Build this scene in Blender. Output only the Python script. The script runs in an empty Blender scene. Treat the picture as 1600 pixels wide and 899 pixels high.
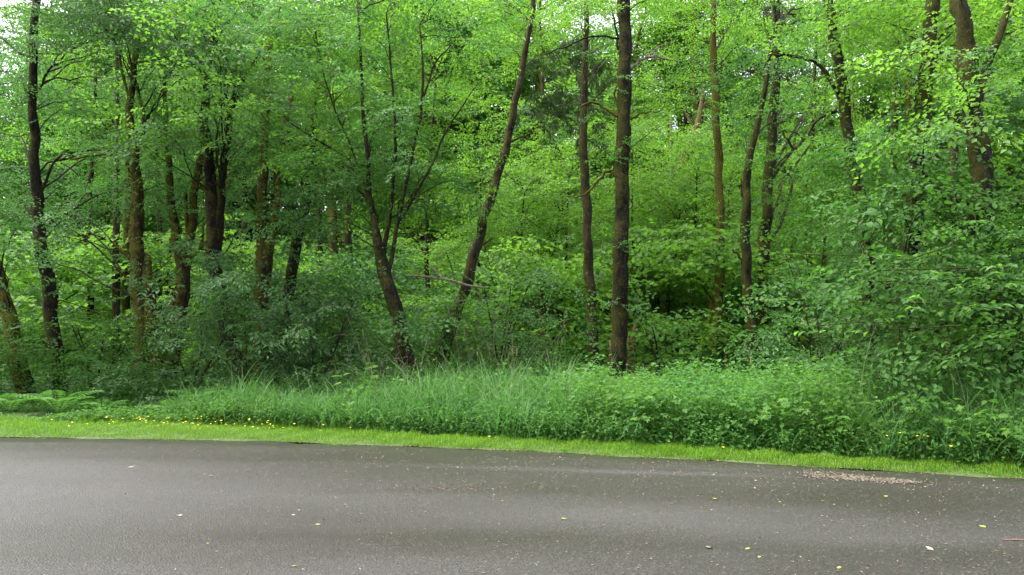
import bpy, math, random
import numpy as np

# ------------------------------------------------------------------ camera, sky, sun, exposure
S = bpy.context.scene
COL = S.collection
FPX, HORIZON = 1164.0, 500.0                 # focal length in photo pixels, photo row of the horizon
EYE = 1.6
TILT = math.atan((HORIZON - 449.5) / FPX)
cd = bpy.data.cameras.new('camera'); cam = bpy.data.objects.new('camera', cd); COL.objects.link(cam)
cam.location = (0, 0, EYE); cam.rotation_euler = (math.pi / 2 + TILT, 0, 0)
cd.sensor_width = 36; cd.lens = 36 * FPX / 1600; cd.clip_end = 3000; cd.clip_start = 0.05
S.camera = cam

SUN_EL, SUN_AZ = math.radians(68), math.radians(-75)      # azimuth the light comes from, clockwise from +Y
W = bpy.data.worlds.new('World'); S.world = W; W.use_nodes = True
nt = W.node_tree; nt.nodes.clear()
sky = nt.nodes.new('ShaderNodeTexSky'); sky.sky_type = 'NISHITA'; sky.sun_disc = False
sky.sun_elevation = SUN_EL; sky.sun_rotation = SUN_AZ; sky.dust_density = 4.0; sky.air_density = 1.0
hs = nt.nodes.new('ShaderNodeHueSaturation'); hs.inputs['Saturation'].default_value = 0.22; hs.inputs['Value'].default_value = 1.25
bg = nt.nodes.new('ShaderNodeBackground'); bg.inputs['Strength'].default_value = 0.15
wo = nt.nodes.new('ShaderNodeOutputWorld')
nt.links.new(sky.outputs[0], hs.inputs['Color']); nt.links.new(hs.outputs[0], bg.inputs['Color']); nt.links.new(bg.outputs[0], wo.inputs['Surface'])
sl = bpy.data.lights.new('sun', 'SUN'); sl.energy = 1.3; sl.angle = math.radians(50); sl.color = (1, 0.97, 0.92)
sun = bpy.data.objects.new('sun', sl); COL.objects.link(sun)
sun.rotation_euler = (math.pi / 2 - SUN_EL, 0, math.pi - SUN_AZ)
sun.location = (0, -20, 40)
S.view_settings.view_transform = 'Standard'; S.view_settings.look = 'None'
S.view_settings.exposure = 2.02; S.view_settings.gamma = 1
S.cycles.max_bounces = 9; S.cycles.diffuse_bounces = 5; S.cycles.transmission_bounces = 6; S.cycles.glossy_bounces = 3
S.cycles.transparent_max_bounces = 4; S.cycles.caustics_reflective = False; S.cycles.caustics_refractive = False
S.cycles.sample_clamp_indirect = 4.0

# ------------------------------------------------------------------ helpers
CA, SA = math.cos(TILT), math.sin(TILT)
def P(px, py, Y):
    """world point seen at photo pixel (px, py) at a distance Y in front of the camera"""
    u, v = px - 800.0, 449.5 - py
    d = np.array([u, FPX * CA - v * SA, FPX * SA + v * CA])
    return np.array([0, 0, EYE]) + d * (Y / d[1])
def sstep(t):
    t = np.clip(t, 0, 1); return t * t * (3 - 2 * t)
def ground_z(x, y):
    x = np.asarray(x, float); y = np.asarray(y, float)
    k = 0.66 + 0.34 * sstep((x + 14) / 16)
    h = sstep((y - 23) / 30) * 13.5 * k
    f = sstep((y - 12.5) / 4)
    return h + f * 0.12 * (np.sin(x * 1.3 + y * .7) + np.sin(x * .5 - y * 1.1 + 2))
def unit(v):
    return v / np.maximum(np.linalg.norm(v, axis=-1, keepdims=True), 1e-9)

def mesh_from(name, V, F, mats, midx=None, smooth=False):
    """V (n,3), F (m,3 or 4) arrays"""
    me = bpy.data.meshes.new(name)
    V = np.asarray(V, np.float32); F = np.asarray(F, np.int32); k = F.shape[1]
    me.vertices.add(len(V)); me.vertices.foreach_set('co', V.ravel())
    me.loops.add(F.size); me.loops.foreach_set('vertex_index', F.ravel())
    me.polygons.add(len(F)); me.polygons.foreach_set('loop_start', np.arange(0, F.size, k, dtype=np.int32))
    if midx is not None: me.polygons.foreach_set('material_index', np.asarray(midx, np.int32))
    me.polygons.foreach_set('use_smooth', np.full(len(F), smooth))
    for m in mats: me.materials.append(m)
    me.update(calc_edges=True)
    return me
def link(name, me, parent=None, loc=None, kind=None):
    o = bpy.data.objects.new(name, me); COL.objects.link(o)
    if parent is not None: o.parent = parent
    if loc is not None: o.location = loc
    if kind: o['kind'] = kind
    return o
def tag(o, label, cat, group=None, kind=None):
    o['label'] = label; o['category'] = cat
    if group: o['group'] = group
    if kind: o['kind'] = kind
    return o
def thing(name, label, cat, loc, group=None):
    return tag(link(name, None, loc=loc), label, cat, group)

class Geo:
    """collects triangles of several pieces into one mesh"""
    def __init__(s): s.V, s.F, s.M, s.n = [], [], [], 0
    def add(s, V, F, m=0):
        if len(V) == 0: return
        s.V.append(V); s.F.append(F + s.n); s.M.append(np.full(len(F), m)); s.n += len(V)
    def mesh(s, name, mats, smooth=False, off=(0, 0, 0)):
        return mesh_from(name, np.concatenate(s.V) - np.asarray(off), np.concatenate(s.F), mats, np.concatenate(s.M), smooth)

def resample(pts, rad, n):
    pts = np.asarray(pts, float); rad = np.asarray(rad, float)
    if len(pts) < 3:
        t = np.linspace(0, 1, n)[:, None]
        return pts[0] * (1 - t) + pts[-1] * t, np.interp(t[:, 0], [0, 1], [rad[0], rad[-1]])
    p = np.vstack([2 * pts[0] - pts[1], pts, 2 * pts[-1] - pts[-2]])
    seg = np.r_[0, np.cumsum(np.linalg.norm(np.diff(pts, axis=0), axis=1))]
    s = np.linspace(0, seg[-1], n); i = np.clip(np.searchsorted(seg, s, 'right') - 1, 0, len(pts) - 2)
    t = ((s - seg[i]) / np.maximum(seg[i + 1] - seg[i], 1e-6))[:, None]
    a, b, c, d = p[i], p[i + 1], p[i + 2], p[i + 3]
    q = .5 * (2 * b + (c - a) * t + (2 * a - 5 * b + 4 * c - d) * t ** 2 + (3 * b - a - 3 * c + d) * t ** 3)
    return q, np.interp(s, seg, rad)
def tube(pts, rad, n=10, sides=6, rough=0.0, rng=None):
    q, r = resample(pts, rad, n)
    tan = unit(np.gradient(q, axis=0))
    ref = np.array([0.31, 0.95, 0.02]); u = unit(np.cross(tan, ref)); w = np.cross(tan, u)
    a = np.linspace(0, 2 * np.pi, sides, endpoint=False)
    rr = r[:, None] * np.ones(sides)
    if rough and rng is not None:
        g = rng.normal(0, 1, (n, sides)); g = (g + np.roll(g, 1, 0) + np.roll(g, 1, 1)) / 1.7
        ridge = np.cos(a * 3 + rng.uniform(0, 6) + np.linspace(0, 2, n)[:, None]) * .35
        rr = rr * (1 + rough * (g + ridge))
    V = q[:, None] + rr[..., None] * (np.cos(a)[None, :, None] * u[:, None] + np.sin(a)[None, :, None] * w[:, None])
    V = V.reshape(-1, 3)
    i, j = np.meshgrid(np.arange(n - 1), np.arange(sides), indexing='ij'); j2 = (j + 1) % sides
    A, B, C, D = i * sides + j, i * sides + j2, (i + 1) * sides + j2, (i + 1) * sides + j
    F = np.concatenate([np.stack([A, B, C], -1).reshape(-1, 3), np.stack([A, C, D], -1).reshape(-1, 3)])
    V = np.vstack([V, q[-1:] + tan[-1:] * r[-1]])
    k = (n - 1) * sides; e = np.arange(sides)
    F = np.vstack([F, np.stack([k + e, k + (e + 1) % sides, np.full(sides, len(V) - 1)], -1)])
    return V, F

# leaf outlines: (along, across, lift) and triangles
SHAPES = {
    'kite': (np.array([(0, 0, 0), (.45, -1, .07), (1, 0, -.08), (.45, 1, .07)], float), np.array([(0, 1, 2), (0, 2, 3)])),
    'ovate': (np.array([(0, 0, 0), (.2, -.8, .06), (.58, -.86, .07), (1.02, 0, -.14), (.58, .86, .07), (.2, .8, .06), (.45, 0, -.01)], float),
              np.array([(6, 0, 1), (6, 1, 2), (6, 2, 3), (6, 3, 4), (6, 4, 5), (6, 5, 0)])),
    'lobed': (np.array([(0, 0, 0), (.1, -.85, .02), (.33, -.5, .06), (.72, -.85, -.02), (.62, -.32, .04), (1.02, 0, -.1),
                        (.62, .32, .04), (.72, .85, -.02), (.33, .5, .06), (.1, .85, .02), (.38, 0, 0)], float),
              np.array([(10, i, (i + 1) % 10) for i in range(10)])),
}
def leaves(O, D, N, L, Wd, shape):
    pts, tri = SHAPES[shape]; D = unit(D); T = unit(np.cross(N, D)); N = np.cross(D, T)
    V = (O[:, None] + (D * L[:, None])[:, None] * pts[None, :, 0:1] + (T * Wd[:, None])[:, None] * pts[None, :, 1:2]
         + (N * L[:, None])[:, None] * pts[None, :, 2:3])
    k = len(pts); F = tri[None] + (np.arange(len(O)) * k)[:, None, None]
    return V.reshape(-1, 3), F.reshape(-1, 3)

# sprays of leaves: O, D, N, L, W for one twig along +x
def twig(rng, st, d, ln, gap, leaf, wr, out, spread=55):
    d = unit(np.asarray(d, float)); side = unit(np.cross([0, 0, 1.], d)); n = max(2, int(ln / gap)); s = 1 if rng.random() < .5 else -1
    for i in range(n):
        t = (i + .6) / n; p = st + d * ln * t - np.array([0, 0, .12 * ln * t * t]); a = math.radians(rng.normal(spread, 14)) * s; s = -s
        dd = d * math.cos(a) + side * math.sin(a) + np.array([0, 0, rng.normal(-.18, .28)])
        l = leaf * rng.uniform(.65, 1.15)
        out.append((p, dd, np.array([rng.normal(0, .38), rng.normal(0, .38), 1.]), l, l * wr * rng.uniform(.85, 1.15)))
    l = leaf * rng.uniform(.8, 1.1)
    out.append((st + d * ln - np.array([0, 0, .12 * ln]), d + np.array([0, 0, rng.normal(-.25, .2)]), np.array([rng.normal(0, .3), rng.normal(0, .3), 1.]), l, l * wr))
def spray(kind, rng):
    out = []
    if kind in ('small', 'medium', 'large', 'coarse'):
        leaf, gap, ln, ns = {'small': (.075, .055, .85, 7), 'medium': (.095, .075, .9, 6), 'large': (.118, .095, .8, 4), 'coarse': (.17, .14, 1.3, 6)}[kind]
        wr = {'small': .31, 'medium': .34, 'large': .31, 'coarse': .4}[kind]
        twig(rng, np.zeros(3), (1, 0, .05), ln, gap, leaf, wr, out)
        for i in range(ns):
            t = .12 + .75 * i / ns; a = math.radians(rng.uniform(35, 60)) * (1 if i % 2 else -1)
            twig(rng, np.array([ln * t, 0, -.05 * t * t]), (math.cos(a), math.sin(a), rng.normal(-.05, .15)), ln * rng.uniform(.3, .5) * (1.15 - .6 * t), gap, leaf, wr, out)
    elif kind == 'maple':
        for i in range(9):
            t = (i // 2 + 1) / 5; a = math.radians(rng.uniform(40, 80)) * (1 if i % 2 else -1)
            d = np.array([math.cos(a), math.sin(a), rng.normal(.1, .15)]); st = np.array([.7 * t, 0, 0]); pet = rng.uniform(.08, .2)
            l = rng.uniform(.1, .18)
            out.append((st + d * pet, d + np.array([0, 0, -.45]), np.array([rng.normal(0, .3) + d[0] * .3, rng.normal(0, .3) + d[1] * .3, 1.]), l, l * .52))
    elif kind == 'pinnate':
        for i in range(6):
            t = (i + .5) / 6; a = math.radians(rng.uniform(35, 75)) * (1 if i % 2 else -1)
            d = unit(np.array([math.cos(a), math.sin(a), rng.normal(.0, .18)])); st = np.array([.55 * t, 0, 0]); sd = unit(np.cross([0, 0, 1.], d)); rl = rng.uniform(.2, .3)
            for k in range(4):
                for sg in ((-1, 1) if k < 3 else (0,)):
                    p = st + d * rl * (.3 + .23 * k) - np.array([0, 0, .1 * (k / 3) ** 2]); l = rng.uniform(.08, .125)
                    out.append((p, d * (.55 if sg else 1) + sd * sg + np.array([0, 0, rng.normal(-.35, .15)]), np.array([rng.normal(0, .22), rng.normal(0, .22), 1.]), l, l * .2))
    elif kind == 'conifer':
        for i in range(26):
            t = (i + .5) / 26; sg = 1 if i % 2 else -1; l = .34 * (1.1 - .8 * t) * rng.uniform(.7, 1.1)
            for k in range(2):
                a = math.radians(rng.uniform(35, 75)) * sg
                out.append((np.array([.95 * t, 0, -.22 * t * t]), np.array([math.cos(a), math.sin(a), rng.normal(-.35, .2)]), np.array([rng.normal(0, .3), rng.normal(0, .3), 1.]), l * (1 if k == 0 else .6), .016 + .012 * (1 - t)))
    O, D, N, L, Wd = zip(*out)
    return np.array(O), unit(np.array(D)), unit(np.array(N)), np.array(L), np.array(Wd)
TEMPL = {k: [spray(k, np.random.default_rng(100 + i)) for i in range(8)] for k in ('small', 'medium', 'large', 'coarse', 'maple', 'pinnate', 'conifer')}
def place_sprays(kind, pos, yaw, pitch, roll, scale, rng, keep=.88, jit=.16):
    res = [[], [], [], [], []]; pick = rng.integers(0, 8, len(pos))
    for k in range(8):
        m = pick == k; n = int(m.sum())
        if not n: continue
        O, D, N, L, Wd = TEMPL[kind][k]
        cy, sy, cp, sp, cr, sr = np.cos(yaw[m]), np.sin(yaw[m]), np.cos(pitch[m]), np.sin(pitch[m]), np.cos(roll[m]), np.sin(roll[m])
        z = np.zeros(n); o = np.ones(n)
        Rz = np.array([[cy, -sy, z], [sy, cy, z], [z, z, o]]).transpose(2, 0, 1)
        Ry = np.array([[cp, z, sp], [z, o, z], [-sp, z, cp]]).transpose(2, 0, 1)
        Rx = np.array([[o, z, z], [z, cr, -sr], [z, sr, cr]]).transpose(2, 0, 1)
        R = Rz @ Ry @ Rx; s = scale[m]
        kp = rng.random((n, len(O))) < keep
        o2 = (pos[m][:, None] + np.einsum('nij,kj->nki', R, O) * s[:, None, None])[kp]
        d2 = np.einsum('nij,kj->nki', R, D)[kp] + rng.normal(0, jit, (int(kp.sum()), 3))
        n2 = np.einsum('nij,kj->nki', R, N)[kp] + rng.normal(0, jit, (int(kp.sum()), 3))
        l2 = np.broadcast_to(L, kp.shape)[kp] * np.broadcast_to(np.sqrt(s)[:, None], kp.shape)[kp]; w2 = np.broadcast_to(Wd, kp.shape)[kp] * np.broadcast_to(np.sqrt(s)[:, None], kp.shape)[kp]
        for a, b in zip(res, (o2, d2, n2, l2, w2)): a.append(b)
    return [np.concatenate(a) for a in res]

# ------------------------------------------------------------------ materials
def new_mat(name):
    m = bpy.data.materials.new(name); m.use_nodes = True; n = m.node_tree; n.nodes.clear()
    return m, n, n.nodes.new('ShaderNodeOutputMaterial')
def nd(n, t, **kw):
    x = n.nodes.new(t)
    for k, v in kw.items():
        if k in x.inputs: x.inputs[k].default_value = v
        else: setattr(x, k, v)
    return x
def mixc(n, fac, a, b, mode='MIX'):
    x = n.nodes.new('ShaderNodeMix'); x.data_type = 'RGBA'; x.blend_type = mode
    for s, v in ((0, fac), (6, a), (7, b)):
        if hasattr(v, 'is_linked'): n.links.new(v, x.inputs[s])
        else: x.inputs[s].default_value = v if s == 0 else (*v, 1)
    return x.outputs[2]
def ramp(n, src, stops):
    r = n.nodes.new('ShaderNodeValToRGB'); e = r.color_ramp.elements
    while len(e) < len(stops): e.new(.5)
    for el, (p, c) in zip(e, stops): el.position = p; el.color = (*c, 1) if len(c) == 3 else c
    n.links.new(src, r.inputs[0]); return r.outputs[0]
def noise(n, vec, scale, detail=3, rough=.55):
    x = nd(n, 'ShaderNodeTexNoise', Scale=scale, Detail=detail, Roughness=rough)
    if vec is not None: n.links.new(vec, x.inputs['Vector'])
    return x.outputs['Fac']
def g3(v): return (v, v, v)

def leaf_mat(name, dark, light, accent, trans, tf=.4, rough=.42, spec=.5):
    m, n, out = new_mat(name)
    geo = nd(n, 'ShaderNodeNewGeometry'); tc = nd(n, 'ShaderNodeTexCoord')
    c = ramp(n, geo.outputs['Random Per Island'], [(0, dark), (.55, light), (.9, light), (1, accent)])
    cl = noise(n, tc.outputs['Object'], .55, 2)
    c = mixc(n, ramp(n, cl, [(.35, g3(0)), (.7, g3(1))]), c, mixc(n, .5, c, accent))
    b = nd(n, 'ShaderNodeBsdfPrincipled', Roughness=rough); b.inputs['Specular IOR Level'].default_value = spec
    n.links.new(c, b.inputs['Base Color'])
    t = nd(n, 'ShaderNodeBsdfTranslucent')
    n.links.new(mixc(n, .6, c, trans), t.inputs['Color'])
    mx = nd(n, 'ShaderNodeMixShader'); mx.inputs[0].default_value = tf
    n.links.new(b.outputs[0], mx.inputs[1]); n.links.new(t.outputs[0], mx.inputs[2]); n.links.new(mx.outputs[0], out.inputs[0])
    return m
def bark_mat(name, base, light, moss, amount, lichen=.5):
    m, n, out = new_mat(name); tc = nd(n, 'ShaderNodeTexCoord'); o = tc.outputs['Object']
    mp = nd(n, 'ShaderNodeMapping'); mp.inputs['Scale'].default_value = (1, 1, .2); n.links.new(o, mp.inputs['Vector'])
    streak = noise(n, mp.outputs[0], 17, 6, .72)
    c = mixc(n, ramp(n, streak, [(.40, g3(0)), (.60, g3(1))]), base, light)
    geo = nd(n, 'ShaderNodeNewGeometry'); dt = nd(n, 'ShaderNodeVectorMath', operation='DOT_PRODUCT'); dt.inputs[1].default_value = (-.85, -.1, .35)
    n.links.new(geo.outputs['Normal'], dt.inputs[0])                    # moss keeps to one side of the stem
    ml = nd(n, 'ShaderNodeMath', operation='MULTIPLY_ADD'); ml.inputs[1].default_value = .16
    mo = noise(n, o, 3.4, 7, .7); n.links.new(dt.outputs['Value'], ml.inputs[0]); n.links.new(mo, ml.inputs[2])
    fine = noise(n, o, 30, 4, .7)
    mc = mixc(n, ramp(n, fine, [(.35, g3(0)), (.65, g3(1))]), tuple(v * .4 for v in moss), moss)
    c = mixc(n, ramp(n, ml.outputs[0], [(1 - amount - .07, g3(0)), (1 - amount + .09, g3(.95))]), c, mc)
    li = noise(n, o, 13, 6, .75)
    c = mixc(n, ramp(n, li, [(.60, g3(0)), (.67, g3(lichen))]), c, (.24, .25, .21))
    b = nd(n, 'ShaderNodeBsdfPrincipled', Roughness=.9); b.inputs['Specular IOR Level'].default_value = .15; n.links.new(c, b.inputs['Base Color'])
    bp = nd(n, 'ShaderNodeBump', Strength=1.0, Distance=.05); n.links.new(streak, bp.inputs['Height']); n.links.new(bp.outputs[0], b.inputs['Normal'])
    n.links.new(b.outputs[0], out.inputs[0]); return m
def flat_mat(name, c, rough=.7, c2=None, tf=0):
    m, n, out = new_mat(name); b = nd(n, 'ShaderNodeBsdfPrincipled', Roughness=rough)
    if c2:
        geo = nd(n, 'ShaderNodeNewGeometry'); n.links.new(mixc(n, geo.outputs['Random Per Island'], c, c2), b.inputs['Base Color'])
    else:
        tc = nd(n, 'ShaderNodeTexCoord'); n.links.new(mixc(n, noise(n, tc.outputs['Object'], 40), tuple(v * .8 for v in c), tuple(v * 1.15 for v in c)), b.inputs['Base Color'])
    n.links.new(b.outputs[0], out.inputs[0]); return m

M = dict(
    fresh=leaf_mat('fresh_leaf', (.050, .136, .022), (.090, .212, .030), (.155, .280, .032), (.24, .53, .04), .50, .5, .3),
    mid=leaf_mat('green_leaf', (.036, .098, .028), (.056, .148, .038), (.090, .190, .036), (.13, .36, .05), .42, .48, .3),
    deep=leaf_mat('deep_green_leaf', (.026, .078, .018), (.042, .116, .025), (.072, .160, .026), (.10, .29, .02), .38, .55, .14),
    blue=leaf_mat('blue_green_leaf', (.034, .082, .030), (.050, .115, .040), (.074, .150, .042), (.10, .25, .04), .34, .55, .2),
    fir=leaf_mat('conifer_needle', (.046, .080, .040), (.074, .118, .058), (.10, .14, .06), (.07, .14, .03), .22, .6, .2),
    grassy=leaf_mat('tall_grass_blade', (.044, .132, .036), (.070, .188, .054), (.125, .22, .06), (.12, .33, .04), .38, .5, .18),
    mown=leaf_mat('mown_grass_blade', (.092, .215, .010), (.130, .270, .016), (.19, .29, .035), (.2, .45, .02), .35, .5, .25),
    herb=leaf_mat('herb_leaf', (.042, .128, .030), (.066, .178, .038), (.12, .22, .035), (.14, .37, .03), .42, .52, .16),
    bark=bark_mat('dark_bark', (.005, .004, .003), (.022, .018, .013), (.066, .064, .012), .47, .45),
    mossy=bark_mat('mossy_bark', (.010, .008, .005), (.046, .036, .020), (.130, .118, .018), .57, .3),
    lichen=bark_mat('lichen_bark', (.011, .009, .007), (.048, .037, .026), (.080, .068, .016), .47, .9),
    twigm=bark_mat('twig_bark', (.014, .011, .008), (.036, .028, .020), (.050, .050, .012), .45, .2),
    pale=bark_mat('pale_dead_wood', (.13, .10, .075), (.28, .24, .19), (.11, .10, .03), .32, .6),
    rust=bark_mat('rusty_dead_bark', (.08, .042, .022), (.20, .115, .065), (.10, .09, .02), .3, .2),
)

# ------------------------------------------------------------------ ground, road, verge
def edge_road(x):          # the road's far edge as y(x)
    xs = np.array([-60, -30, -14, -7.0, -3.4, 0, 2.85, 5.16, 9, 20, 60]); ys = np.array([8.6, 10.0, 10.35, 10.2, 9.88, 9.17, 8.30, 7.52, 6.0, 1.2, -18])
    return np.interp(x, xs, ys)
def edge_verge(x):         # back of the mown strip
    xs = np.array([-60, -14, -8.2, -6, -3.8, -1.7, 0, 1.6, 3.0, 5.3, 9, 60]); ys = np.array([10.7, 11.5, 11.35, 11.2, 10.85, 10.1, 9.68, 9.10, 8.60, 7.78, 6.28, -17.5])
    return np.interp(x, xs, ys)

gx = np.r_[np.linspace(-900, -60, 8), np.linspace(-50, 50, 71), np.linspace(60, 900, 8)]
gy = np.r_[np.linspace(-500, -20, 6), np.linspace(-10, 70, 61), np.linspace(80, 1500, 9)]
X, Yg = np.meshgrid(gx, gy); Z = ground_z(X, Yg) - .03
nI, nJ = len(gy), len(gx); i, j = np.meshgrid(np.arange(nI - 1), np.arange(nJ - 1), indexing='ij'); A = i * nJ + j
m, n, out = new_mat('forest_soil'); tc = nd(n, 'ShaderNodeTexCoord')
c = ramp(n, noise(n, tc.outputs['Object'], 1.2, 6, .65), [(.3, (.018, .014, .009)), (.5, (.03, .035, .012)), (.7, (.045, .036, .02))])
b = nd(n, 'ShaderNodeBsdfPrincipled', Roughness=.95); n.links.new(c, b.inputs['Base Color'])
bp = nd(n, 'ShaderNodeBump', Strength=.7, Distance=.05); n.links.new(noise(n, tc.outputs['Object'], 18, 5), bp.inputs['Height']); n.links.new(bp.outputs[0], b.inputs['Normal'])
n.links.new(b.outputs[0], out.inputs[0])
link('ground', mesh_from('ground', np.stack([X, Yg, Z], -1).reshape(-1, 3), np.stack([A, A + 1, A + nJ + 1, A + nJ], -1).reshape(-1, 4), [m], smooth=True), kind='structure')

# wet asphalt
m, n, out = new_mat('wet_asphalt'); tc = nd(n, 'ShaderNodeTexCoord'); o = tc.outputs['Object']
mp = nd(n, 'ShaderNodeMapping'); mp.inputs['Rotation'].default_value = (0, 0, math.radians(9)); mp.inputs['Scale'].default_value = (.16, .85, 1); n.links.new(o, mp.inputs['Vector'])
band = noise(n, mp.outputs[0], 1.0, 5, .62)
grit = nd(n, 'ShaderNodeTexVoronoi', Scale=70); n.links.new(o, grit.inputs['Vector'])
gr2 = noise(n, o, 62, 5, .8)
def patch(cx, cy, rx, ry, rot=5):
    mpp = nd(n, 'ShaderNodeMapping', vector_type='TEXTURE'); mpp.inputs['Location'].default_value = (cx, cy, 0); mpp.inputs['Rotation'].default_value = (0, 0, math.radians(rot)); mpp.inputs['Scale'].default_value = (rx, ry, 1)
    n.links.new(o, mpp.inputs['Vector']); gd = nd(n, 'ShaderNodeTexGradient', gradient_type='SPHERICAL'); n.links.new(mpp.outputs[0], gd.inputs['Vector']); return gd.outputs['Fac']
def mth(op, a, b_):
    x = nd(n, 'ShaderNodeMath', operation=op)
    for k, v in enumerate((a, b_)):
        if hasattr(v, 'is_linked'): n.links.new(v, x.inputs[k])
        else: x.inputs[k].default_value = v
    return x.outputs[0]
dry_and_sky = mth('MULTIPLY', patch(-5.5, 6.9, 5.5, 2.6, 0), .7)               # sky reflection at left, painted in as paler asphalt colour
dry_and_sky = mth('ADD', dry_and_sky, mth('MULTIPLY', patch(1.2, 6.05, 3.2, .75, -10), .5))  # from here on, worn pale areas that drain first
dry_and_sky = mth('ADD', dry_and_sky, mth('MULTIPLY', patch(1.0, 7.85, 3.5, .16, -9), .45))
dry_and_sky = mth('ADD', dry_and_sky, mth('MULTIPLY', patch(-1.5, 4.6, 3.5, .9, 4), .35))
dry_and_sky = mth('ADD', dry_and_sky, mth('MULTIPLY', mth('SUBTRACT', band, .5), 1.1))
wf = nd(n, 'ShaderNodeMapRange'); wf.inputs['From Min'].default_value = -.15; wf.inputs['From Max'].default_value = .75; n.links.new(dry_and_sky, wf.inputs['Value'])
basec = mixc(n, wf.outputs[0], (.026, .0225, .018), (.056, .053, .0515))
speck = ramp(n, gr2, [(.36, g3(.28)), (.50, g3(.85)), (.60, g3(1.3)), (.74, g3(2.2))])
basec = mixc(n, 1.0, basec, speck, 'MULTIPLY')
stone = ramp(n, grit.outputs['Color'], [(.80, g3(0)), (.95, g3(1))])
basec = mixc(n, stone, basec, (.085, .078, .068))
b = nd(n, 'ShaderNodeBsdfPrincipled'); n.links.new(basec, b.inputs['Base Color']); b.inputs['Specular IOR Level'].default_value = .32
rr = nd(n, 'ShaderNodeMapRange'); rr.inputs['To Min'].default_value = .34; rr.inputs['To Max'].default_value = .62; n.links.new(wf.outputs[0], rr.inputs['Value']); n.links.new(rr.outputs[0], b.inputs['Roughness'])
bp = nd(n, 'ShaderNodeBump', Strength=.8, Distance=.008); n.links.new(gr2, bp.inputs['Height'])
bp2 = nd(n, 'ShaderNodeBump', Strength=.5, Distance=.01); n.links.new(grit.outputs['Distance'], bp2.inputs['Height']); n.links.new(bp.outputs[0], bp2.inputs['Normal'])
n.links.new(bp2.outputs[0], b.inputs['Normal']); n.links.new(b.outputs[0], out.inputs[0])
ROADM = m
xs = np.linspace(-60, 60, 481); rg = np.random.default_rng(5)
ye = edge_road(xs) + .04 * np.sin(xs * 3.1) + .035 * np.sin(xs * 7.7 + 1) + .03 * np.sin(xs * 1.1) + rg.normal(0, .025, len(xs))
near = ye - 60
V = np.concatenate([np.stack([xs, near, np.full_like(xs, .02)], 1), np.stack([xs, ye - .5, np.full_like(xs, .02)], 1), np.stack([xs, ye, np.full_like(xs, .012)], 1), np.stack([xs, ye + .01, np.full_like(xs, -.05)], 1)])
K = len(xs); a = np.arange(K - 1); F = np.concatenate([np.stack([r * K + a, r * K + a + 1, (r + 1) * K + a + 1, (r + 1) * K + a], 1) for r in range(3)])
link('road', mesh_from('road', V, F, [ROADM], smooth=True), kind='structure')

# mown verge soil and blades
VERGEM = flat_mat('verge_turf', (.045, .075, .012), .95)
xs = np.linspace(-40, 40, 321); t = np.linspace(0, 1, 9)
y0, y1 = edge_road(xs) - .03 + .04 * np.sin(xs * 3.7) + .03 * np.sin(xs * 9.1), edge_verge(xs) + 1.0
Yv = y0[None] + (y1 - y0)[None] * t[:, None]; Zv = .0145 + .055 * sstep(t * 3.5)[:, None] + .012 * np.sin(xs * 2.2)[None] * t[:, None]
V = np.stack([np.broadcast_to(xs, Yv.shape), Yv, Zv], -1).reshape(-1, 3); K = len(xs)
i, j = np.meshgrid(np.arange(8), np.arange(K - 1), indexing='ij'); A = i * K + j
link('grass_verge', mesh_from('grass_verge', V, np.stack([A, A + 1, A + K + 1, A + K], -1).reshape(-1, 4), [VERGEM], smooth=True), kind='structure')

def blades(root, az, length, th0, th1, width, rng, seg=4, twist=.5):
    n = len(root); h = np.stack([np.cos(az), np.sin(az), np.zeros(n)], 1); up = np.array([0, 0, 1.])
    side = np.stack([-np.sin(az), np.cos(az), np.zeros(n)], 1); tw = rng.normal(0, twist, n)
    side = unit(side * np.cos(tw)[:, None] + h * np.sin(tw)[:, None])
    p = root.copy(); rows = []
    for s in range(seg + 1):
        t = s / seg; w = width * (1 - t) ** .7 * (.55 + .45 * min(1, t * 4)) if s < seg else None
        if s < seg: rows += [p - side * w[:, None], p + side * w[:, None]]
        else: rows.append(p)
        th = th0 + (th1 - th0) * ((s + .5) / seg) ** 1.4
        p = p + (h * np.sin(th)[:, None] + up * np.cos(th)[:, None]) * (length / seg)[:, None]
    V = np.stack(rows, 1); k = V.shape[1]; tri = []
    for s in range(seg - 1): tri += [(2 * s, 2 * s + 1, 2 * s + 3), (2 * s, 2 * s + 3, 2 * s + 2)]
    tri.append((2 * seg - 2, 2 * seg - 1, 2 * seg))
    F = np.array(tri)[None] + (np.arange(n) * k)[:, None, None]
    return V.reshape(-1, 3), F.reshape(-1, 3)

rg = np.random.default_rng(11); n0 = 78000
x = rg.uniform(-13, 8.5, n0); u = rg.uniform(0, 1, n0) ** .9
creep = .10 * np.maximum(0, np.sin(x * 2.3) + np.sin(x * 5.9 + 2) + .6 * np.sin(x * 11 + 1) - .5)
y = edge_road(x) - .02 + .03 * np.sin(x * 3.1) - creep * (u < .25) * rg.random(n0) + u * (edge_verge(x) + .15 - edge_road(x))
root = np.stack([x, y, .012 + .05 * sstep(u * 2.5)], 1)
hl = rg.uniform(.03, .085, n0) * (.55 + .5 * np.sin(x * 1.7 + y * 3) ** 2 + .5 * np.sin(x * 4.3 - y * 5) ** 2) * (1 + .5 * (u > .85))
V, F = blades(root, rg.uniform(0, 6.283, n0), hl, rg.uniform(0, .5, n0), rg.uniform(.4, 1.5, n0), rg.uniform(.0025, .0045, n0), rg, seg=2)
tag(link('mown_grass', mesh_from('mown_grass', V, F, [M['mown']]), kind='stuff'), 'strip of short bright green mown grass between road and tall growth', 'grass', kind='stuff')

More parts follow.
